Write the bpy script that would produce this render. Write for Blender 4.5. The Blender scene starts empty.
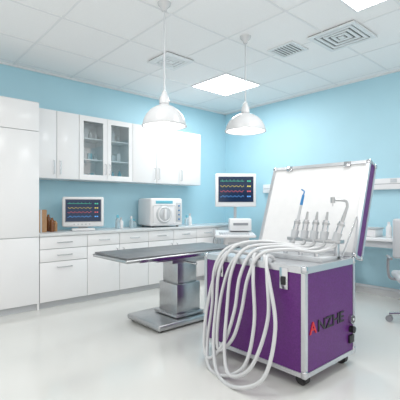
import bpy, bmesh, math, random
from mathutils import Vector, Matrix
random.seed(4)
S=bpy.context.scene
H=3.05; YL=5.2; XR=5.3

# ---------------- materials ----------------
def mat(name,col,rough=0.5,metal=0.0,emit=0,ecol=None,noise=0.0,nscale=8,trans=0.0,bump=0.0,coat=0.0,alpha=None):
    m=bpy.data.materials.new(name); m.use_nodes=True
    nt=m.node_tree; b=nt.nodes['Principled BSDF']
    b.inputs['Roughness'].default_value=rough
    b.inputs['Metallic'].default_value=metal
    b.inputs['Base Color'].default_value=(*col,1)
    b.inputs['Coat Weight'].default_value=coat
    if trans: b.inputs['Transmission Weight'].default_value=trans
    if emit:
        b.inputs['Emission Color'].default_value=(*(ecol or col),1)
        b.inputs['Emission Strength'].default_value=emit
    if noise or bump:
        tc=nt.nodes.new('ShaderNodeTexCoord')
        n=nt.nodes.new('ShaderNodeTexNoise'); n.inputs['Scale'].default_value=nscale
        n.inputs['Detail'].default_value=4
        nt.links.new(tc.outputs['Object'],n.inputs['Vector'])
        if noise:
            r=nt.nodes.new('ShaderNodeValToRGB')
            r.color_ramp.elements[0].position=0.3; r.color_ramp.elements[1].position=0.7
            r.color_ramp.elements[0].color=(*[max(0,c*(1-noise)) for c in col],1)
            r.color_ramp.elements[1].color=(*[min(1,c*(1+noise)) for c in col],1)
            nt.links.new(n.outputs['Fac'],r.inputs['Fac'])
            nt.links.new(r.outputs['Color'],b.inputs['Base Color'])
        if bump:
            bp=nt.nodes.new('ShaderNodeBump'); bp.inputs['Strength'].default_value=bump
            bp.inputs['Distance'].default_value=0.002
            nt.links.new(n.outputs['Fac'],bp.inputs['Height'])
            nt.links.new(bp.outputs['Normal'],b.inputs['Normal'])
    return m
M={}
M['wall']=mat('blue_paint',(0.45,0.71,0.81),0.55,noise=0.015,nscale=3)
M['ceil']=mat('ceiling_tile',(0.90,0.90,0.90),0.8,noise=0.015,nscale=60)
M['grid']=mat('ceiling_bar',(0.80,0.81,0.82),0.5)
M['floor']=mat('vinyl_floor',(0.74,0.74,0.71),0.13,noise=0.02,nscale=1.5,coat=0.3)
M['trim']=mat('trim_white',(0.85,0.86,0.86),0.4)
M['cab']=mat('cabinet_lacquer',(0.87,0.87,0.875),0.22,noise=0.005,nscale=2)
M['gap']=mat('cabinet_gap',(0.42,0.44,0.46),0.6)
M['kick']=mat('kick',(0.6,0.62,0.64),0.4)
M['counter']=mat('counter',(0.68,0.70,0.71),0.25,noise=0.03,nscale=40)
M['steel']=mat('brushed_steel',(0.50,0.51,0.52),0.28,1.0,noise=0.04,nscale=30)
M['alu']=mat('aluminium',(0.66,0.67,0.69),0.32,0.9,noise=0.02,nscale=30)
M['chrome']=mat('chrome',(0.62,0.63,0.65),0.15,1.0)
M['pad']=mat('table_pad',(0.16,0.17,0.18),0.4,noise=0.1,nscale=20)
M['purple']=mat('purple_panel',(0.115,0.016,0.175),0.42,noise=0.15,nscale=90,bump=0.25)
M['white']=mat('white_plastic',(0.82,0.82,0.83),0.3)
M['foam']=mat('lid_lining',(0.80,0.80,0.80),0.55,noise=0.02,nscale=10)
M['hose']=mat('hose_silicone',(0.64,0.65,0.66),0.35)
M['black']=mat('black_plastic',(0.015,0.015,0.018),0.4)
M['rubber']=mat('rubber',(0.03,0.03,0.032),0.6)
M['grey']=mat('grey_plastic',(0.30,0.31,0.33),0.4)
M['lgrey']=mat('light_grey_plastic',(0.55,0.57,0.59),0.4)
M['dkgrey']=mat('dark_grey',(0.10,0.105,0.11),0.5)
M['screen']=mat('screen',(0.004,0.012,0.03),0.12,emit=0.6,ecol=(0.01,0.03,0.08))
M['wgreen']=mat('wave_green',(0.05,0.5,0.3),0.5,emit=0.5)
M['wred']=mat('wave_red',(0.6,0.1,0.12),0.5,emit=0.5)
M['wyel']=mat('wave_yellow',(0.6,0.5,0.1),0.5,emit=0.5)
M['wblue']=mat('wave_blue',(0.1,0.35,0.8),0.5,emit=0.6)
M['red']=mat('red_enamel',(0.65,0.02,0.03),0.4)
M['blue']=mat('blue_plastic',(0.03,0.22,0.50),0.35)
M['teal']=mat('teal_plastic',(0.15,0.5,0.62),0.35)
M['brown']=mat('cardboard',(0.42,0.24,0.12),0.7,noise=0.1,nscale=20)
M['amber']=mat('amber_bottle',(0.20,0.07,0.02),0.15)
M['led']=mat('led_panel',(1,1,1),0.5,emit=7,ecol=(0.97,0.99,1))
M['bulb']=mat('bulb',(1,1,1),0.5,emit=4,ecol=(1,0.98,0.94))
M['lampout']=mat('lamp_enamel',(0.64,0.65,0.66),0.25)
M['clear']=mat('clear_plastic',(0.75,0.88,0.93),0.08,trans=0.7)
M['vent']=mat('vent_white',(0.78,0.80,0.81),0.4)
def glassm():
    m=bpy.data.materials.new('window_glass'); m.use_nodes=True
    nt=m.node_tree; nt.nodes.clear()
    o=nt.nodes.new('ShaderNodeOutputMaterial'); mx=nt.nodes.new('ShaderNodeMixShader')
    t=nt.nodes.new('ShaderNodeBsdfTransparent'); g=nt.nodes.new('ShaderNodeBsdfGlossy')
    g.inputs['Roughness'].default_value=0.03
    t.inputs['Color'].default_value=(0.94,0.97,0.98,1)
    mx.inputs['Fac'].default_value=0.15
    nt.links.new(t.outputs[0],mx.inputs[1]); nt.links.new(g.outputs[0],mx.inputs[2]); nt.links.new(mx.outputs[0],o.inputs['Surface'])
    return m
M['glass']=glassm()

# ---------------- helpers ----------------
def empty(name,loc=(0,0,0),rz=0):
    e=bpy.data.objects.new(name,None); S.collection.objects.link(e)
    e.location=loc; e.rotation_euler=(0,0,rz); e.empty_display_size=0.1
    return e
def finish(bm,name,m,parent,smooth=False):
    me=bpy.data.meshes.new(name); bmesh.ops.recalc_face_normals(bm,faces=bm.faces)
    bm.to_mesh(me); bm.free()
    me.materials.append(M[m] if isinstance(m,str) else m)
    if smooth:
        for p in me.polygons: p.use_smooth=True
        try: me.set_sharp_from_angle(angle=math.radians(40))
        except Exception: pass
    o=bpy.data.objects.new(name,me); S.collection.objects.link(o)
    if parent: o.parent=parent
    return o
def box(parent,name,x,y,z,m,bev=0.0,seg=2,mtx=None):
    bm=bmesh.new()
    bmesh.ops.create_cube(bm,size=1)
    for v in bm.verts:
        v.co=Vector(((x[0]+x[1])/2+v.co.x*(x[1]-x[0]),(y[0]+y[1])/2+v.co.y*(y[1]-y[0]),(z[0]+z[1])/2+v.co.z*(z[1]-z[0])))
    if bev: bmesh.ops.bevel(bm,geom=list(bm.edges),offset=bev,segments=seg,affect='EDGES',profile=0.5)
    if mtx: bm.transform(mtx)
    return finish(bm,name,m,parent,smooth=bool(bev))
def multibox(parent,name,boxes,m,mtx=None):
    bm=bmesh.new()
    for (x,y,z) in boxes:
        g=bmesh.ops.create_cube(bm,size=1)
        for v in g['verts']:
            v.co=Vector(((x[0]+x[1])/2+v.co.x*(x[1]-x[0]),(y[0]+y[1])/2+v.co.y*(y[1]-y[0]),(z[0]+z[1])/2+v.co.z*(z[1]-z[0])))
    if mtx: bm.transform(mtx)
    return finish(bm,name,m,parent)
def lathe(parent,name,prof,m,center=(0,0,0),n=40,axis=None,closed=False):
    """prof: list of (r,z)"""
    bm=bmesh.new(); rings=[]
    for r,z in prof:
        if r<1e-5: rings.append([bm.verts.new((0,0,z))])
        else: rings.append([bm.verts.new((r*math.cos(2*math.pi*i/n),r*math.sin(2*math.pi*i/n),z)) for i in range(n)])
    for a,b in zip(rings[:-1],rings[1:]):
        for i in range(n):
            j=(i+1)%n
            if len(a)==1 and len(b)==1: continue
            if len(a)==1: bm.faces.new((a[0],b[i],b[j]))
            elif len(b)==1: bm.faces.new((a[i],b[0],a[j]))
            else: bm.faces.new((a[i],b[i],b[j],a[j]))
    if axis is not None:
        q=Vector((0,0,1)).rotation_difference(Vector(axis).normalized())
        bm.transform(q.to_matrix().to_4x4())
    bm.transform(Matrix.Translation(Vector(center)))
    return finish(bm,name,m,parent,smooth=True)
def cyl(parent,name,p0,p1,r,m,r2=None,n=24):
    p0=Vector(p0);p1=Vector(p1);L=(p1-p0).length
    r2=r if r2 is None else r2
    return lathe(parent,name,[(0,0),(r,0),(r2,L),(0,L)],m,center=p0,n=n,axis=(p1-p0))
def cr(pts,sub=8):
    P=[Vector(p) for p in pts]; P=[P[0]*2-P[1]]+P+[P[-1]*2-P[-2]]
    out=[]
    for i in range(1,len(P)-2):
        a,b,c,d=P[i-1:i+3]
        for k in range(sub):
            t=k/sub
            out.append(0.5*((2*b)+(c-a)*t+(2*a-5*b+4*c-d)*t*t+(3*b-a-3*c+d)*t**3))
    out.append(P[-2]); return out
def tube(parent,name,pts,r,m,n=12,sub=8,smooth=True):
    path=cr(pts,sub) if smooth else [Vector(p) for p in pts]
    bm=bmesh.new(); rings=[]; up=None
    for i,p in enumerate(path):
        t=(path[min(i+1,len(path)-1)]-path[max(i-1,0)]).normalized()
        if up is None:
            up=t.orthogonal().normalized()
        up=(up-t*up.dot(t)).normalized(); s=t.cross(up)
        rings.append([bm.verts.new(p+r*(math.cos(2*math.pi*k/n)*up+math.sin(2*math.pi*k/n)*s)) for k in range(n)])
    for a,b in zip(rings[:-1],rings[1:]):
        for k in range(n):
            j=(k+1)%n; bm.faces.new((a[k],a[j],b[j],b[k]))
    bm.faces.new(rings[0]); bm.faces.new(rings[-1])
    return finish(bm,name,m,parent,smooth=True)

# ---------------- room ----------------
box(None,'floor',(-1.5,XR+.1),(-1.5,YL+.1),(-.1,0),'floor')
box(None,'ceiling',(-1.5,XR+.1),(-1.5,YL+.1),(H,H+.1),'ceil')
box(None,'wall_left',(-1.5,XR+.1),(YL,YL+.1),(0,H),'wall')
box(None,'wall_back',(XR,XR+.1),(-1.5,YL),(0,H),'wall')
box(None,'baseboard_back',(XR-.015,XR),(-1.5,4.6),(0,.1),'trim')
# ceiling grid
g=[];MOD=0.75
xs=[3.65+MOD*k for k in range(-7,3)]; ys=[3.56+MOD*k for k in range(-7,3)]
for x in xs:
    if -1.5<x<XR: g.append(((x-.010,x+.010),(-1.5,YL),(H-.004,H)))
for y in ys:
    if -1.5<y<YL: g.append(((-1.5,XR),(y-.010,y+.010),(H-.0045,H)))
g.append(((-1.5,XR),(YL-.03,YL),(H-.02,H))); g.append(((XR-.03,XR),(-1.5,YL),(H-.02,H)))
multibox(None,'trim_1',g,'grid')

def led(x0,x1,y0,y1):
    e=empty('ceiling_light_panel',((x0+x1)/2,(y0+y1)/2,H))
    w=(x1-x0)/2;d=(y1-y0)/2
    multibox(e,'frame',[((-w,w),(-d,-d+.02),(-.014,-.0005)),((-w,w),(d-.02,d),(-.014,-.0005)),((-w,-w+.02),(-d+.02,d-.02),(-.014,-.0005)),((w-.02,w),(-d+.02,d-.02),(-.014,-.0005))],'white')
    box(e,'diffuser',(-w+.02,w-.02),(-d+.02,d-.02),(-.010,-.0005),'led')
led(3.65,4.40,3.56,4.31)
led(2.62,3.40,0.86,1.63)

def diffuser(cx,cy,s,name='ceiling_vent'):
    e=empty(name,(cx,cy,H)); h=s/2
    box(e,'backing',(-h+.01,h-.01),(-h+.01,h-.01),(-.008,-.001),'dkgrey')
    k=0
    for i,f in enumerate([1.0,0.76,0.54,0.32]):
        a=h*f; t=.032 if i else .045; z0=-.022+i*.002; z1=z0+.012
        multibox(e,'vane_%d'%(i+1),[((-a,a),(-a,-a+t),(z0,z1)),((-a,a),(a-t,a),(z0,z1)),((-a,-a+t),(-a+t,a-t),(z0,z1)),((a-t,a),(-a+t,a-t),(z0,z1))],'vent')
    box(e,'centre',(-h*.12,h*.12),(-h*.12,h*.12),(-.02,-.008),'vent')
diffuser(3.78,1.97,.52)
diffuser(2.83,3.72,.42)
e=empty('ceiling_grille',(3.63,2.55,H))
box(e,'backing',(-.14,.14),(-.15,.15),(-.006,-.001),'dkgrey')
multibox(e,'frame',[((-.16,.16),(-.17,-.14),(-.016,-.001)),((-.16,.16),(.14,.17),(-.016,-.001)),((-.16,-.13),(-.14,.14),(-.016,-.001)),((.13,.16),(-.14,.14),(-.016,-.001))],'vent')
multibox(e,'slats',[((-.13,.13),(-.13+.04*i,-.115+.04*i),(-.014,-.004)) for i in range(7)],'vent')

# pendants
def pendant(x,y,zb,R=.205):
    e=empty('pendant_lamp',(x,y,0))
    prof=[(R,0),(R*.985,.025),(R*.93,.06),(R*.82,.10),(R*.64,.14),(R*.42,.168),(R*.24,.182),(.04,.19),(.04,.205)]
    inner=[(r-.008 if r>.05 else r-.01,z-.002) for r,z in prof]
    lathe(e,'shade',[(a,zb+b) for a,b in prof]+[(a,zb+b) for a,b in reversed(inner)]+[(R,zb)],'lampout')
    lathe(e,'rim',[(R-.006,zb-.006),(R+.005,zb-.006),(R+.006,zb+.004),(R-.004,zb+.006)],'lampout')
    lathe(e,'socket_cap',[(.0,zb+.195),(.045,zb+.195),(.042,zb+.25),(.03,zb+.27),(.016,zb+.31),(0,zb+.315)],'lampout')
    lathe(e,'bulb',[(0,zb+.02),(.04,zb+.03),(.055,zb+.065),(.045,zb+.11),(.025,zb+.15),(0,zb+.16)],'bulb')
    cyl(e,'cord',(0,0,zb+.31),(0,0,H-.05),.007,'lgrey',n=10)
    lathe(e,'canopy',[(0,H-.075),(.02,H-.075),(.028,H-.05),(.055,H-.02),(.06,H-.001),(0,H-.001)],'lampout')
pendant(1.98,2.70,1.955,.195)
pendant(3.02,2.66,2.04,.215)

# ---------------- cabinets ----------------
YF=4.60
def bar_handle(e,name,p0,p1,out=(0,-1,0)):
    p0=Vector(p0);p1=Vector(p1);o=Vector(out)*.03
    tube(e,name,[p0,p0+o,p1+o,p1],.006,'chrome',n=8,smooth=False)
def fronts(e,pref,x0,x1,z0,z1,y,th=.02,g=.003):
    return box(e,pref,(x0+g,x1-g),(y-th,y),(z0+g,z1-g),'cab',bev=.003)
YB=YL-.003
e=empty('tall_cabinet')
TX0,TX1=0.45,1.53
box(e,'carcass',(TX0,TX1),(YF,YB),(.08,2.46),'gap')
box(e,'side_panel',(TX1-.02,TX1+.001),(YF-.0,YB),(.0,2.465),'cab')
box(e,'plinth',(TX0,TX1),(YF+.03,YB),(0,.09),'kick')
box(e,'top_panel',(TX0,TX1),(YF,YB),(2.44,2.47),'cab')
for i,(a,b) in enumerate([(TX0,.99),(.99,TX1)]):
    fronts(e,'lower_door_%d'%i,a,b,.08,.87,YF); fronts(e,'middle_door_%d'%i,a,b,.87,2.12,YF); fronts(e,'upper_door_%d'%i,a,b,2.12,2.46,YF)

e=empty('base_cabinet')
BX0,BX1=1.532,XR-.002
box(e,'carcass',(BX0,BX1),(YF,YB),(.08,.87),'gap')
box(e,'plinth',(BX0,BX1),(YF+.04,YB),(0,.08),'kick')
box(e,'countertop',(BX0,BX1),(YF-.035,YB),(.87,.905),'counter',bev=.004)
for i,(a,b) in enumerate([(.715,.868),(.56,.715),(.08,.56)]):
    fronts(e,'drawer_%d'%(i+1),BX0,2.13,a,b,YF)
    zc=(a+b)/2 if i<2 else b-.07
    bar_handle(e,'drawer_handle_%d'%(i+1),(1.74,YF-.02,zc),(1.92,YF-.02,zc))
xd=[2.13,2.60,3.07,3.54,4.01,4.48,4.90,5.29]
for i in range(len(xd)-1):
    fronts(e,'drawer_front_%d'%i,xd[i],xd[i+1],.715,.868,YF)
    fronts(e,'door_%d'%i,xd[i],xd[i+1],.08,.715,YF)
    hx=xd[i+1]-.05 if i%2==0 else xd[i]+.05
    bar_handle(e,'door_handle_%d'%i,(hx,YF-.02,.52),(hx,YF-.02,.66))
    xm=(xd[i]+xd[i+1])/2
    bar_handle(e,'drawer_pull_%d'%i,(xm-.07,YF-.02,.79),(xm+.07,YF-.02,.79))

e=empty('wall_cabinet')
YU=4.85; Z0,Z1=1.59,2.47
box(e,'carcass_left',(1.532,2.13),(YU,YB),(Z0,Z1),'cab')
box(e,'carcass_right',(2.96,4.32),(YU,YB),(Z0,Z1),'cab')
multibox(e,'display_carcass',[((2.13,2.96),(YU,YB),(Z0,Z0+.02)),((2.13,2.96),(YU,YB),(Z1-.02,Z1)),((2.13,2.96),(YL-.02,YB),(Z0,Z1)),
  ((2.535,2.555),(YU,YB),(Z0,Z1)),((2.13,2.15),(YU,YL-.02),(Z0,Z1)),((2.94,2.96),(YU,YL-.02),(Z0,Z1))],'cab')
multibox(e,'shelves',[((2.15,2.94),(YU+.02,YL-.02),(z,z+.015)) for z in (1.87,2.16)],'cab')
for i,(a,b) in enumerate([(1.532,1.83),(1.83,2.13),(2.96,3.39),(3.39,3.84),(3.84,4.32)]):
    fronts(e,'door_%d'%(i+1),a,b,Z0,Z1,YU)
for i,hx in enumerate([1.79,1.87,3.35,3.43,3.88]):
    bar_handle(e,'handle_%d'%(i+1),(hx,YU-.02,1.65),(hx,YU-.02,1.82))
multibox(e,'door_gaps',[((x-.003,x+.003),(YU-.006,YU-.0005),(Z0+.004,Z1-.004)) for x in (1.83,2.13,2.96,3.39,3.84)],'gap')
for i,(a,b) in enumerate([(2.134,2.543),(2.547,2.956)]):
    f=.06
    multibox(e,'glass_door_frame_%d'%(i+1),[((a,a+f),(YU-.02,YU-.001),(Z0+.004,Z1-.004)),((b-f,b),(YU-.02,YU-.001),(Z0+.004,Z1-.004)),
       ((a+f,b-f),(YU-.02,YU-.001),(Z0+.004,Z0+.075)),((a+f,b-f),(YU-.02,YU-.001),(Z1-.075,Z1-.004))],'cab')
    box(e,'glass_pane_%d'%(i+1),(a+f,b-f),(YU-.012,YU-.008),(Z0+.075,Z1-.075),'glass')
    hx=b-.03 if i==0 else a+.03
    bar_handle(e,'glass_handle_%d'%(i+1),(hx,YU-.02,1.68),(hx,YU-.02,1.82))
    
# contents
e=empty('medicine_bottles')
k=0
for zs in (1.611,1.886,2.176):
    x=2.19
    while x<2.88:
        if abs(x-2.545)<.07: x=2.62
        hgt=random.uniform(.07,.15); r=random.uniform(.02,.03)
        mm=random.choice(['white','white','teal','lgrey','lgrey','white','amber'])
        k+=1
        if random.random()<.5:
            lathe(e,'bottle_%d'%k,[(0,zs),(r,zs),(r,zs+hgt*.7),(r*.5,zs+hgt*.82),(r*.5,zs+hgt),(0,zs+hgt)],mm,center=(x,5.02,0),n=14)
        else:
            box(e,'carton_%d'%k,(x-.03,x+.03),(4.97,5.07),(zs,zs+hgt),mm)
        x+=random.uniform(.075,.12)

# ---------------- monitors ----------------
def waves(e,w,h,y,zc):
    cols=['wgreen','wyel','wred','wblue']
    for r in range(4):
        zb=zc+h*(.32-.2*r); pts=[]
        for i in range(60):
            u=i/59; x=-w*.45+u*w*.68
            v=0
            ph=(u*6+.2*r)%1
            if r==0: v=.06*h if abs(ph-.5)<.05 else (-.02*h if abs(ph-.6)<.05 else 0)
            else: v=.028*h*math.sin(2*math.pi*ph)
            pts.append((x,y,zb+v))
        tube(e,'trace_%d'%(r+1),pts,.0016*w/.38,cols[r],n=5,smooth=False)
    for r in range(4):
        multibox(e,'readout_%d'%r,[((w*(.32+.06*k),w*(.36+.06*k)),(y-.001,y+.001),(zc+h*(.295-.2*r),zc+h*(.345-.2*r))) for k in range(2)],cols[r])
# patient monitor on counter
e=empty('patient_monitor',(2.2,4.86,.906),math.radians(-20))
box(e,'base',(-.15,.15),(-.10,.10),(0,.03),'white',bev=.01)
box(e,'neck',(-.06,.06),(-.01,.06),(.03,.08),'lgrey',bev=.01)
box(e,'housing',(-.27,.27),(-.06,.08),(.05,.455),'white',bev=.025,seg=3)
box(e,'bezel',(-.235,.235),(-.066,-.05),(.115,.425),'grey',bev=.004)
box(e,'screen',(-.225,.225),(-.069,-.06),(.125,.415),'screen')
waves(e,.45,.29,-.071,.27)
for i in range(5): cyl(e,'button_%d'%i,(-.12+.05*i,-.06,.085),(-.12+.05*i,-.068,.085),.009,'lgrey',n=12)
# ultrasound
e=empty('ultrasound_machine',(4.53,4.19,0),math.radians(-40))
multibox(e,'cart_base',[((-.26,.26),(-.32,-.24),(.09,.15)),((-.26,.26),(.14,.22),(.09,.15)),((-.10,.10),(-.24,.14),(.10,.16))],'white')
for i,(x,y) in enumerate([(-.23,-.28),(.23,-.28),(-.23,.18),(.23,.18)]):
    cyl(e,'caster_%d'%i,(x-.02,y,.05),(x+.02,y,.05),.05,'rubber',n=20); box(e,'caster_fork_%d'%i,(x-.03,x+.03),(y-.02,y+.02),(.06,.10),'lgrey')
box(e,'body',(-.2,.2),(-.15,.17),(.16,.74),'white',bev=.03,seg=3)
box(e,'body_panel',(-.15,.15),(-.156,-.148),(.25,.65),'lgrey',bev=.003)
bm=bmesh.new()
vs=[bm.verts.new(v) for v in [(-.36,-.36,.78),(.27,-.36,.78),(.27,.15,.83),(-.36,.15,.83),(-.36,-.36,.74),(.27,-.36,.74),(.27,.15,.73),(-.36,.15,.73)]]
for f in [(0,1,2,3),(4,5,6,7),(0,1,5,4),(1,2,6,5),(2,3,7,6),(3,0,4,7)]: bm.faces.new([vs[i] for i in f])
bmesh.ops.bevel(bm,geom=list(bm.edges),offset=.012,segments=2,affect='EDGES')
finish(bm,'keyboard_deck','white',e,True)
for r in range(4):
    multibox(e,'keys_row_%d'%r,[((-.3+.037*i,-.272+.037*i),(-.31+.05*r,-.28+.05*r),(.784+.005*r,.797+.005*r)) for i in range(13)],'lgrey')
box(e,'printer',(-.12,.24),(-.1,.12),(.83,1.03),'white',bev=.02)
box(e,'printer_slot',(-.06,.18),(-.104,-.098),(.92,.96),'grey')
cyl(e,'monitor_post',(-.0,.15,.8),(0,.15,1.4),.025,'lgrey')
box(e,'monitor_housing',(-.34,.34),(.04,.11),(1.22,1.77),'white',bev=.02,seg=3)
box(e,'monitor_screen',(-.29,.29),(.034,.05),(1.30,1.72),'screen')
waves(e,.58,.42,.031,1.51)
tube(e,'probe_cable',[(-.3,-.1,.8),(-.38,-.15,.7),(-.38,-.12,.45),(-.3,-.05,.35),(-.21,0,.4)],.008,'grey')
cyl(e,'probe',(-.37,-.14,.74),(-.37,-.14,.88),.02,'lgrey')

# autoclave
e=empty('autoclave_sterilizer',(3.51,4.9,.906),math.radians(-6))
box(e,'housing',(-.29,.29),(-.22,.22),(.02,.45),'white',bev=.035,seg=3)
for i,(x,y) in enumerate([(-.22,-.16),(.22,-.16),(-.22,.16),(.22,.16)]): cyl(e,'foot_%d'%i,(x,y,0),(x,y,.025),.02,'rubber')
box(e,'front_panel',(-.25,.14),(-.228,-.215),(.06,.34),'white',bev=.02)
lathe(e,'door',[(0,.03),(.11,.028),(.135,.01),(.14,0),(0,0)],'lgrey',center=(-.06,-.225,.2),axis=(0,-1,0))
lathe(e,'door_ring',[(.10,.03),(.112,.036),(.12,.026)],'white',center=(-.06,-.225,.2),axis=(0,-1,0))
box(e,'door_handle',(-.08,-.04),(-.28,-.25),(.12,.28),'white',bev=.008)
box(e,'display',(-.20,.10),(-.224,-.218),(.365,.41),'teal',bev=.002)
box(e,'control_strip',(.16,.26),(-.226,-.215),(.08,.38),'lgrey',bev=.005)
for i in range(4): cyl(e,'knob_%d'%i,(.21,-.226,.12+.07*i),(.21,-.24,.12+.07*i),.012,'blue',n=14)
# counter bottles
def bottle(name,x,y,h,r,m,cap='white'):
    e=empty(name,(x,y,.906))
    lathe(e,'body',[(0,0),(r,0),(r*1.02,h*.1),(r,h*.6),(r*.45,h*.75),(r*.4,h*.82),(0,h*.82)],m,n=20)
    lathe(e,'cap',[(0,h*.8),(r*.5,h*.8),(r*.5,h),(0,h)],cap,n=16)
bottle('dispenser_bottle',2.72,4.85,.20,.035,'clear','teal')
bottle('dispenser_bottle',2.83,4.95,.16,.035,'white','lgrey')
bottle('dispenser_bottle',2.93,4.82,.18,.03,'clear','white')
bottle('dispenser_bottle',3.04,4.93,.13,.04,'clear','teal')
bottle('dispenser_bottle',4.02,4.85,.17,.035,'clear','teal')
bottle('dispenser_bottle',4.15,4.92,.2,.035,'white','lgrey')
e=empty('cardboard_box',(1.65,4.92,.906))
box(e,'carton',(-.09,.05),(-.1,.1),(0,.28),'brown')
box(e,'flap',(-.085,.045),(-.095,.095),(.28,.284),'brown')
box(e,'tape',(-.03,-.01),(-.101,.101),(0,.2845),'lgrey')
e=empty('specimen_jars',(1.78,4.86,.906))
for i,(x,y,h) in enumerate([(0,0,.18),(.06,.05,.14),(.0,.13,.22)]):
    lathe(e,'jar_%d'%i,[(0,0),(.026,0),(.026,h*.8),(.014,h*.9),(.014,h),(0,h)],['amber','brown','amber'][i],center=(x,y,0),n=18)

# ---------------- operating table ----------------
e=empty('operating_table')
x0,x1,y0,y1=1.68,3.18,2.85,3.50
box(e,'top_tray',(x0,x1),(y0,y1),(.735,.765),'steel',bev=.012,seg=3)
box(e,'top_pad',(x0+.015,x1-.015),(y0+.015,y1-.015),(.765,.782),'pad',bev=.008)
multibox(e,'side_rails',[((x0+.12,x1-.12),(y0-.03,y0-.02),(.735,.76)),((x0+.12,x1-.12),(y1+.02,y1+.03),(.735,.76))]+
  [((x-.012,x+.012),(y0-.02,y0),(.742,.754)) for x in (1.9,2.4,2.9)]+[((x-.012,x+.012),(y1,y1+.02),(.742,.754)) for x in (1.9,2.4,2.9)],'chrome')
box(e,'subframe',(2.08,2.98),(y0+.1,y1-.1),(.695,.735),'steel',bev=.006)
box(e,'head_block',(2.30,2.80),(3.0,3.40),(.65,.70),'steel',bev=.01)
box(e,'column_upper',(2.43,2.69),(3.08,3.34),(.40,.66),'steel',bev=.008)
box(e,'column_lower',(2.40,2.72),(3.05,3.37),(.06,.42),'steel',bev=.01)
box(e,'column_foot',(2.36,2.74),(3.01,3.41),(.085,.115),'steel',bev=.01)
box(e,'base_plate',(2.10,2.76),(2.95,3.55),(.02,.08),'steel',bev=.02,seg=3)
for i,(x,y) in enumerate([(2.16,3.01),(2.70,3.01),(2.16,3.49),(2.70,3.49)]): cyl(e,'levelling_foot_%d'%i,(x,y,0),(x,y,.03),.025,'rubber')
tube(e,'height_lever',[(2.45,3.02,.67),(2.45,2.88,.665),(2.47,2.82,.66)],.01,'chrome')

# ---------------- dental unit ----------------
W,Dp=1.0,0.71   # along Y, along X
e=empty('portable_dental_unit',(2.19,1.40,0),math.radians(0))
zb,zt=.085,.83
box(e,'case_body',(.006,Dp-.006),(.006,W-.006),(zb,zt-.02),'purple')
t=.032
fr=[]
for x in (0,Dp-t):
    for y in (0,W-t): fr.append(((x,x+t),(y,y+t),(zb,zt)))
multibox(e,'corner_posts',fr,'alu')
fr=[]
for z in (zb-.005,zt-.045):
    z1=z+ (t if z<.5 else .045)
    for x in (-.001,Dp-t+.001): fr.append(((x,x+t),(t,W-t),(z,z1)))
    for y in (-.001,W-t+.001): fr.append(((t,Dp-t),(y,y+t),(z,z1)))
multibox(e,'edge_profiles',fr,'alu')
cb=[]
for x in (0,Dp):
    for y in (0,W):
        for z in (zb,zt):
            cb.append((x,y,z))
for i,(x,y,z) in enumerate(cb):
    s=.034
    sx=(x-.006,x+s) if x==0 else (x-s,x+.006)
    sy=(y-.006,y+s) if y==0 else (y-s,y+.006)
    sz=(z-.010,z+s+.01) if z==zb else (z-s-.01,z+.006)
    box(e,'corner_cap_%d'%i,sx,sy,sz,'chrome',bev=.010,seg=3)
box(e,'top_deck',(t,Dp-t),(t,W-t),(zt-.03,zt-.008),'alu',bev=.002)
box(e,'control_tray',(.30,.60),(.05,.70),(zt-.01,zt+.03),'lgrey',bev=.01)
for i in range(4): cyl(e,'tray_knob_%d'%i,(.34,.12+.14*i,zt+.03),(.34,.12+.14*i,zt+.055),.018,'chrome')
# casters
for i,(x,y) in enumerate([(.08,.08),(.62,.08),(.08,.92),(.62,.92)]):
    cyl(e,'caster_wheel_%d'%i,(x-.022,y-.01,.045),(x+.022,y-.01,.045),.045,'rubber',n=24)
    multibox(e,'caster_fork_%d'%i,[((x-.033,x-.025),(y-.03,y+.02),(.03,.08)),((x+.025,x+.033),(y-.03,y+.02),(.03,.08)),((x-.033,x+.033),(y-.035,y+.03),(.074,.086))],'black')
# front (x=0 face) latches
for i,y in enumerate((.17,.80)):
    box(e,'latch_plate_%d'%i,(-.008,.006),(y-.035,y+.035),(zt-.17,zt-.02),'chrome',bev=.003)
    box(e,'latch_lever_%d'%i,(-.018,-.006),(y-.018,y+.018),(zt-.14,zt-.08),'black',bev=.004)
# side (y=0 face) details
cyl(e,'pressure_gauge',(.64,.006,.36),(.64,-.018,.36),.036,'chrome')
cyl(e,'gauge_face',(.64,-.018,.36),(.64,-.020,.36),.030,'dkgrey')
cyl(e,'gauge_hub',(.64,-.020,.36),(.64,-.024,.36),.010,'white')
cyl(e,'hose_port',(.64,.006,.28),(.64,-.03,.28),.026,'black')
for i,z in enumerate((.205,)):
    box(e,'socket_%d'%i,(.605,.675),(-.012,.006),(z-.03,z+.03),'black',bev=.004)
# letters
def text(parent,name,body,size,loc,m,sx=1.0,ext=.003):
    c=bpy.data.curves.new(name,'FONT'); c.body=body; c.size=size; c.extrude=ext; c.offset=size*.012
    to=bpy.data.objects.new('tmp',c); S.collection.objects.link(to)
    bpy.context.view_layer.update()
    me=bpy.data.meshes.new_from_object(to.evaluated_get(bpy.context.evaluated_depsgraph_get()))
    w=max(v.co.x for v in me.vertices)
    bpy.data.objects.remove(to)
    me.transform(Matrix.Translation(Vector(loc))@Matrix.Rotation(math.radians(90),4,'X')@Matrix.Scale(sx,4,(1,0,0)))
    me.materials.clear(); me.materials.append(M[m])
    o=bpy.data.objects.new(name,me); S.collection.objects.link(o); o.parent=parent
    return w*sx
w=text(e,'letter_red','A',.115,(.06,.003,.365),'red',1.1)
text(e,'lettering','NZHE',.115,(.06+w+.012,.003,.365),'black',1.22)
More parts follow.
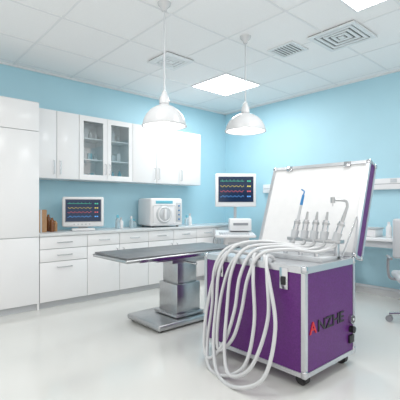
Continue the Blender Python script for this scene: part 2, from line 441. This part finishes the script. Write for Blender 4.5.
# lid: hinge at x=Dp, z=zt
LL=.84; LT=.13
ang=math.radians(19)
Lm=Matrix.Translation((Dp-.0,0,zt+.01))@Matrix.Rotation(ang,4,'Y')   # local z up along lid, x thickness backwards
def lb(name,x,y,z,m,bev=0): return box(e,name,x,y,z,m,bev=bev,mtx=Lm)
lb('lid_shell',(.02,LT),(.006,W-.006),(.006,LL-.006),'purple')
lb('lid_lining',(.012,.03),(.03,W-.03),(.03,LL-.03),'foam')
fr=[]
for x in (0,LT-.02):
    xx=(x,x+.028)
    fr+=[(xx,(0,.03),(0,LL)),(xx,(W-.03,W),(0,LL)),(xx,(.03,W-.03),(0,.03)),(xx,(.03,W-.03),(LL-.03,LL))]
for y in ((-.001,.02),(W-.02,W+.001)):
    for z in ((-.001,.02),(LL-.02,LL+.001)):
        fr.append(((0,LT),y,z))
multibox(e,'lid_profiles',fr,'alu',mtx=Lm)
k=0
for x in (-.005,LT-.025):
    for y in (-.006,W-.034):
        for z in (-.005,LL-.034):
            k+=1; lb('lid_corner_%d'%k,(x,x+.038),(y,y+.04),(z,z+.04),'chrome',bev=.01)
for i,y in enumerate((.2,.8)):
    lb('lid_catch_%d'%i,(-.006,.004),(y-.03,y+.03),(LL-.05,LL-.0),'chrome',bev=.003)
    cyl(e,'hinge_%d'%i,(Dp+.005,y-.05,zt+.003),(Dp+.005,y+.05,zt+.003),.012,'chrome')
cyl(e,'lid_stay',(.55,.035,zt),(Dp+.10,.035,zt+.32),.006,'chrome')
# holder rack & handpieces
box(e,'rack_post_a',(.52,.56),(.46,.49),(zt,zt+.13),'alu',bev=.004)
box(e,'rack_post_b',(.52,.56),(.0+.05,.08),(zt,zt+.13),'alu',bev=.004)
box(e,'rack_bar',(.50,.58),(.02,.50),(zt+.12,zt+.15),'steel',bev=.006)
ys_=[.44,.34,.25,.16,.07]
tops=[]
for i,y in enumerate(ys_):
    base=Vector((.50,y,zt+.10)); d=Vector((.10,-.02,.5)).normalized()
    if i==0: d=Vector((.12,-.05,.5)).normalized()
    if i==4: d=Vector((.12,-.12,.5)).normalized()
    p1=base+d*.06; p2=base+d*.20
    cyl(e,'holder_%d'%i,p1-d*.02,p1+d*.05,.029,'lgrey',r2=.033,n=20)
    cyl(e,'connector_%d'%i,p1,p2,.026,'chrome',r2=.022,n=20)
    cyl(e,'connector_collar_%d'%i,p2-d*.035,p2-d*.015,.028,'steel',n=20)
    if i==0:
        cyl(e,'syringe_body',p2,p2+d*.13,.013,'lgrey',r2=.011); q=p2+d*.13
        cyl(e,'syringe_ring',q,q+d*.09,.013,'blue',r2=.010)
        tube(e,'syringe_tip',[q+d*.09,q+d*.12,q+d*.14+Vector((-.02,.02,0))],.006,'blue')
    elif i==4:
        cyl(e,'turbine_body',p2,p2+d*.13,.015,'steel',r2=.010); q=p2+d*.13
        tube(e,'turbine_neck',[q,q+d*.04+Vector((-.02,.02,0)),q+d*.05+Vector((-.08,.08,.0))],.010,'steel')
        h=q+d*.05+Vector((-.09,.09,0)); cyl(e,'turbine_head',h+Vector((0,0,.02)),h-Vector((0,0,.025)),.017,'steel')
        cyl(e,'bur',h-Vector((0,0,.025)),h-Vector((0,0,.05)),.003,'steel')
    else:
        cyl(e,'handpiece_%d'%i,p2,p2+d*.07,.014,'steel',r2=.008)
    tops.append(base)
# hoses
def hose(i,start,pts,end,r=.0135):
    d=Vector((.10,-.02,.5)).normalized()
    tube(e,'hose_%d'%i,[Vector(start)+d*.07,start]+pts+end,r,'hose',n=14,sub=8)
b=tops
hose(1,b[0],[(.42,.50,zt+.09),(.25,.66,zt+.10),(.06,.78,zt+.06),(-.04,.83,zt-.10),(-.06,.84,.42),(-.13,.82,.16),(-.24,.69,.022),(-.27,.50,.020),(-.20,.36,.12),(-.12,.34,.40),(-.06,.40,.70)],[(.02,.46,zt+.03),(.12,.50,zt+.02),(.16,.52,zt-.02)])
hose(2,b[1],[(.42,.42,zt+.09),(.25,.57,zt+.12),(.06,.70,zt+.08),(-.05,.76,zt-.10),(-.09,.76,.45),(-.16,.72,.18),(-.28,.55,.020),(-.33,.32,.020),(-.25,.15,.12),(-.14,.14,.42),(-.06,.25,.70)],[(.02,.36,zt+.03),(.12,.42,zt+.02),(.16,.45,zt-.02)])
hose(3,b[2],[(.42,.33,zt+.08),(.25,.46,zt+.10),(.05,.58,zt+.07),(-.06,.62,zt-.10),(-.11,.62,.45),(-.20,.56,.15),(-.28,.42,.05),(-.23,.27,.15),(-.12,.22,.45),(-.06,.27,.72)],[(.02,.34,zt+.03),(.12,.36,zt+.02),(.16,.38,zt-.02)])
hose(4,b[3],[(.40,.24,zt+.07),(.25,.38,zt+.09),(.05,.49,zt+.06),(-.06,.53,zt-.12),(-.10,.55,.45),(-.14,.62,.20),(-.20,.72,.06),(-.17,.82,.12),(-.08,.88,.40),(-.03,.82,.72)],[(.03,.75,zt+.03),(.12,.72,zt+.02),(.16,.72,zt-.02)])
hose(5,b[4],[(.38,.15,zt+.06),(.22,.28,zt+.08),(.03,.40,zt+.05),(-.06,.45,zt-.12),(-.09,.49,.45),(-.12,.55,.24),(-.16,.65,.13),(-.13,.71,.22),(-.08,.72,.5),(-.04,.67,.74)],[(.03,.62,zt+.03),(.12,.60,zt+.02),(.16,.60,zt-.02)])

# ---------------- right side ----------------
e=empty('medical_wall_rail')
box(e,'trunking',(XR-.07,XR-.001),(.2,4.2),(1.46,1.61),'white',bev=.008)
multibox(e,'trunking_groove',[((XR-.073,XR-.069),(.22,4.18),(1.532,1.538))],'grey')
for i,y in enumerate((.9,1.3,1.75,2.0,3.2,3.6)): box(e,'outlet_%d'%i,(XR-.076,XR-.069),(y-.04,y+.04),(1.55,1.60),'lgrey')
e=empty('desk')
dx0,dx1,dy0,dy1=4.74,5.26,.75,2.62
box(e,'desktop',(dx0,dx1),(dy0,dy1),(.80,.835),'white',bev=.004)
multibox(e,'legs',[((x,x+.04),(y,y+.04),(0,.80)) for x in (dx0+.02,dx1-.06) for y in (dy0+.03,dy1-.07,1.7)],'lgrey')
multibox(e,'stretchers',[((dx0+.06,dx1-.06),(y+.01,y+.03),(.10,.13)) for y in (dy0+.03,dy1-.07)]+[((dx1-.05,dx1-.03),(dy0+.07,dy1-.07),(.10,.14)),((dx0+.03,dx0+.05),(dy0+.07,dy1-.07),(.72,.80))],'lgrey')
e=empty('desk',(0,0,0))
box(e,'desktop',(4.78,5.26),(2.72,3.75),(.80,.835),'white',bev=.004)
multibox(e,'legs',[((x,x+.04),(y,y+.04),(0,.80)) for x in (4.80,5.2) for y in (2.75,3.68)],'lgrey')
multibox(e,'stretchers',[((5.2,5.22),(2.79,3.68),(.10,.14)),((4.84,5.2),(2.76,2.78),(.10,.13)),((4.84,5.2),(3.69,3.71),(.10,.13))],'lgrey')
def dbottle(x,y,m):
    e=empty('desk_bottle',(x,y,.836))
    lathe(e,'body',[(0,0),(.035,0),(.035,.13),(.015,.17),(0,.17)],m,n=20); lathe(e,'cap',[(0,.165),(.017,.165),(.017,.2),(0,.2)],'white',n=14)
dbottle(4.95,1.95,'white'); dbottle(4.95,1.82,'black')
e=empty('storage_bin',(5.0,2.25,.836))
box(e,'bin',(-.12,.12),(-.16,.16),(0,.10),'white',bev=.01); box(e,'lid',(-.13,.13),(-.17,.17),(.10,.12),'lgrey',bev=.006)
e=empty('storage_bin',(5.02,3.25,.836))
box(e,'bin',(-.12,.12),(-.2,.2),(0,.16),'white',bev=.01); box(e,'lid',(-.13,.13),(-.21,.21),(.16,.18),'lgrey',bev=.006)
# chair
e=empty('office_chair',(4.24,1.37,0),math.radians(-60))
box(e,'seat',(-.23,.23),(-.23,.23),(.46,.54),'lgrey',bev=.035,seg=3)
box(e,'backrest',(-.21,.21),(.21,.27),(.66,1.10),'lgrey',bev=.028,seg=3)
tube(e,'back_support',[(0,.05,.45),(0,.24,.46),(0,.30,.56),(0,.28,.80)],.018,'chrome')
for s in (-1,1): tube(e,'armrest_%s'%('a' if s<0 else 'b'),[(s*.20,.0,.47),(s*.28,.0,.50),(s*.29,.0,.68),(s*.28,-.12,.70),(s*.28,.12,.70)],.014,'grey')
cyl(e,'gas_lift',(0,0,.10),(0,0,.46),.028,'chrome')
for i in range(5):
    a=2*math.pi*i/5+.3; x,y=.28*math.cos(a),.28*math.sin(a)
    tube(e,'leg_%d'%i,[(0,0,.13),(x*.5,y*.5,.11),(x,y,.085)],.018,'chrome')
    cyl(e,'caster_%d'%i,(x-.02*math.sin(a),y+.02*math.cos(a),.035),(x+.02*math.sin(a),y-.02*math.cos(a),.035),.035,'grey',n=16)

# ---------------- lights ----------------
w=bpy.data.worlds.new('World'); S.world=w; w.use_nodes=True
bg=w.node_tree.nodes['Background']; bg.inputs[0].default_value=(1,0.985,0.96,1); bg.inputs[1].default_value=1.12
def area(name,loc,size,energy,rot=(0,0,0),col=(1,1,1)):
    l=bpy.data.lights.new(name,'AREA'); l.shape='RECTANGLE'; l.size=size[0]; l.size_y=size[1]; l.energy=energy; l.color=col
    o=bpy.data.objects.new(name,l); S.collection.objects.link(o); o.location=loc; o.rotation_euler=rot
area('panel_light_a',(4.02,3.93,H-.03),(.7,.7),26)
area('panel_light_b',(3.0,1.25,H-.03),(.7,.7),18)
area('unseen_light_c',(1.0,2.2,H-.03),(.7,.7),18)  # unseen area lamp out of view, with no LED panel built around it
for (x,y,z) in ((1.98,2.70,1.95),(3.02,2.66,2.03)):
    l=bpy.data.lights.new('pendant_bulb','POINT'); l.energy=3; l.shadow_soft_size=.06; l.color=(1,.98,.95)
    o=bpy.data.objects.new('pendant_bulb_light',l); S.collection.objects.link(o); o.location=(x,y,z-.01)

# ---------------- camera ----------------
c=bpy.data.cameras.new('camera'); c.sensor_width=36; c.lens=374/400*36; c.shift_y=0.0125
co=bpy.data.objects.new('camera',c); S.collection.objects.link(co)
co.location=(0,0,1.25)
co.rotation_euler=(math.radians(90),0,math.radians(48.3-90))
S.camera=co
S.view_settings.view_transform='Standard'
S.view_settings.exposure=0
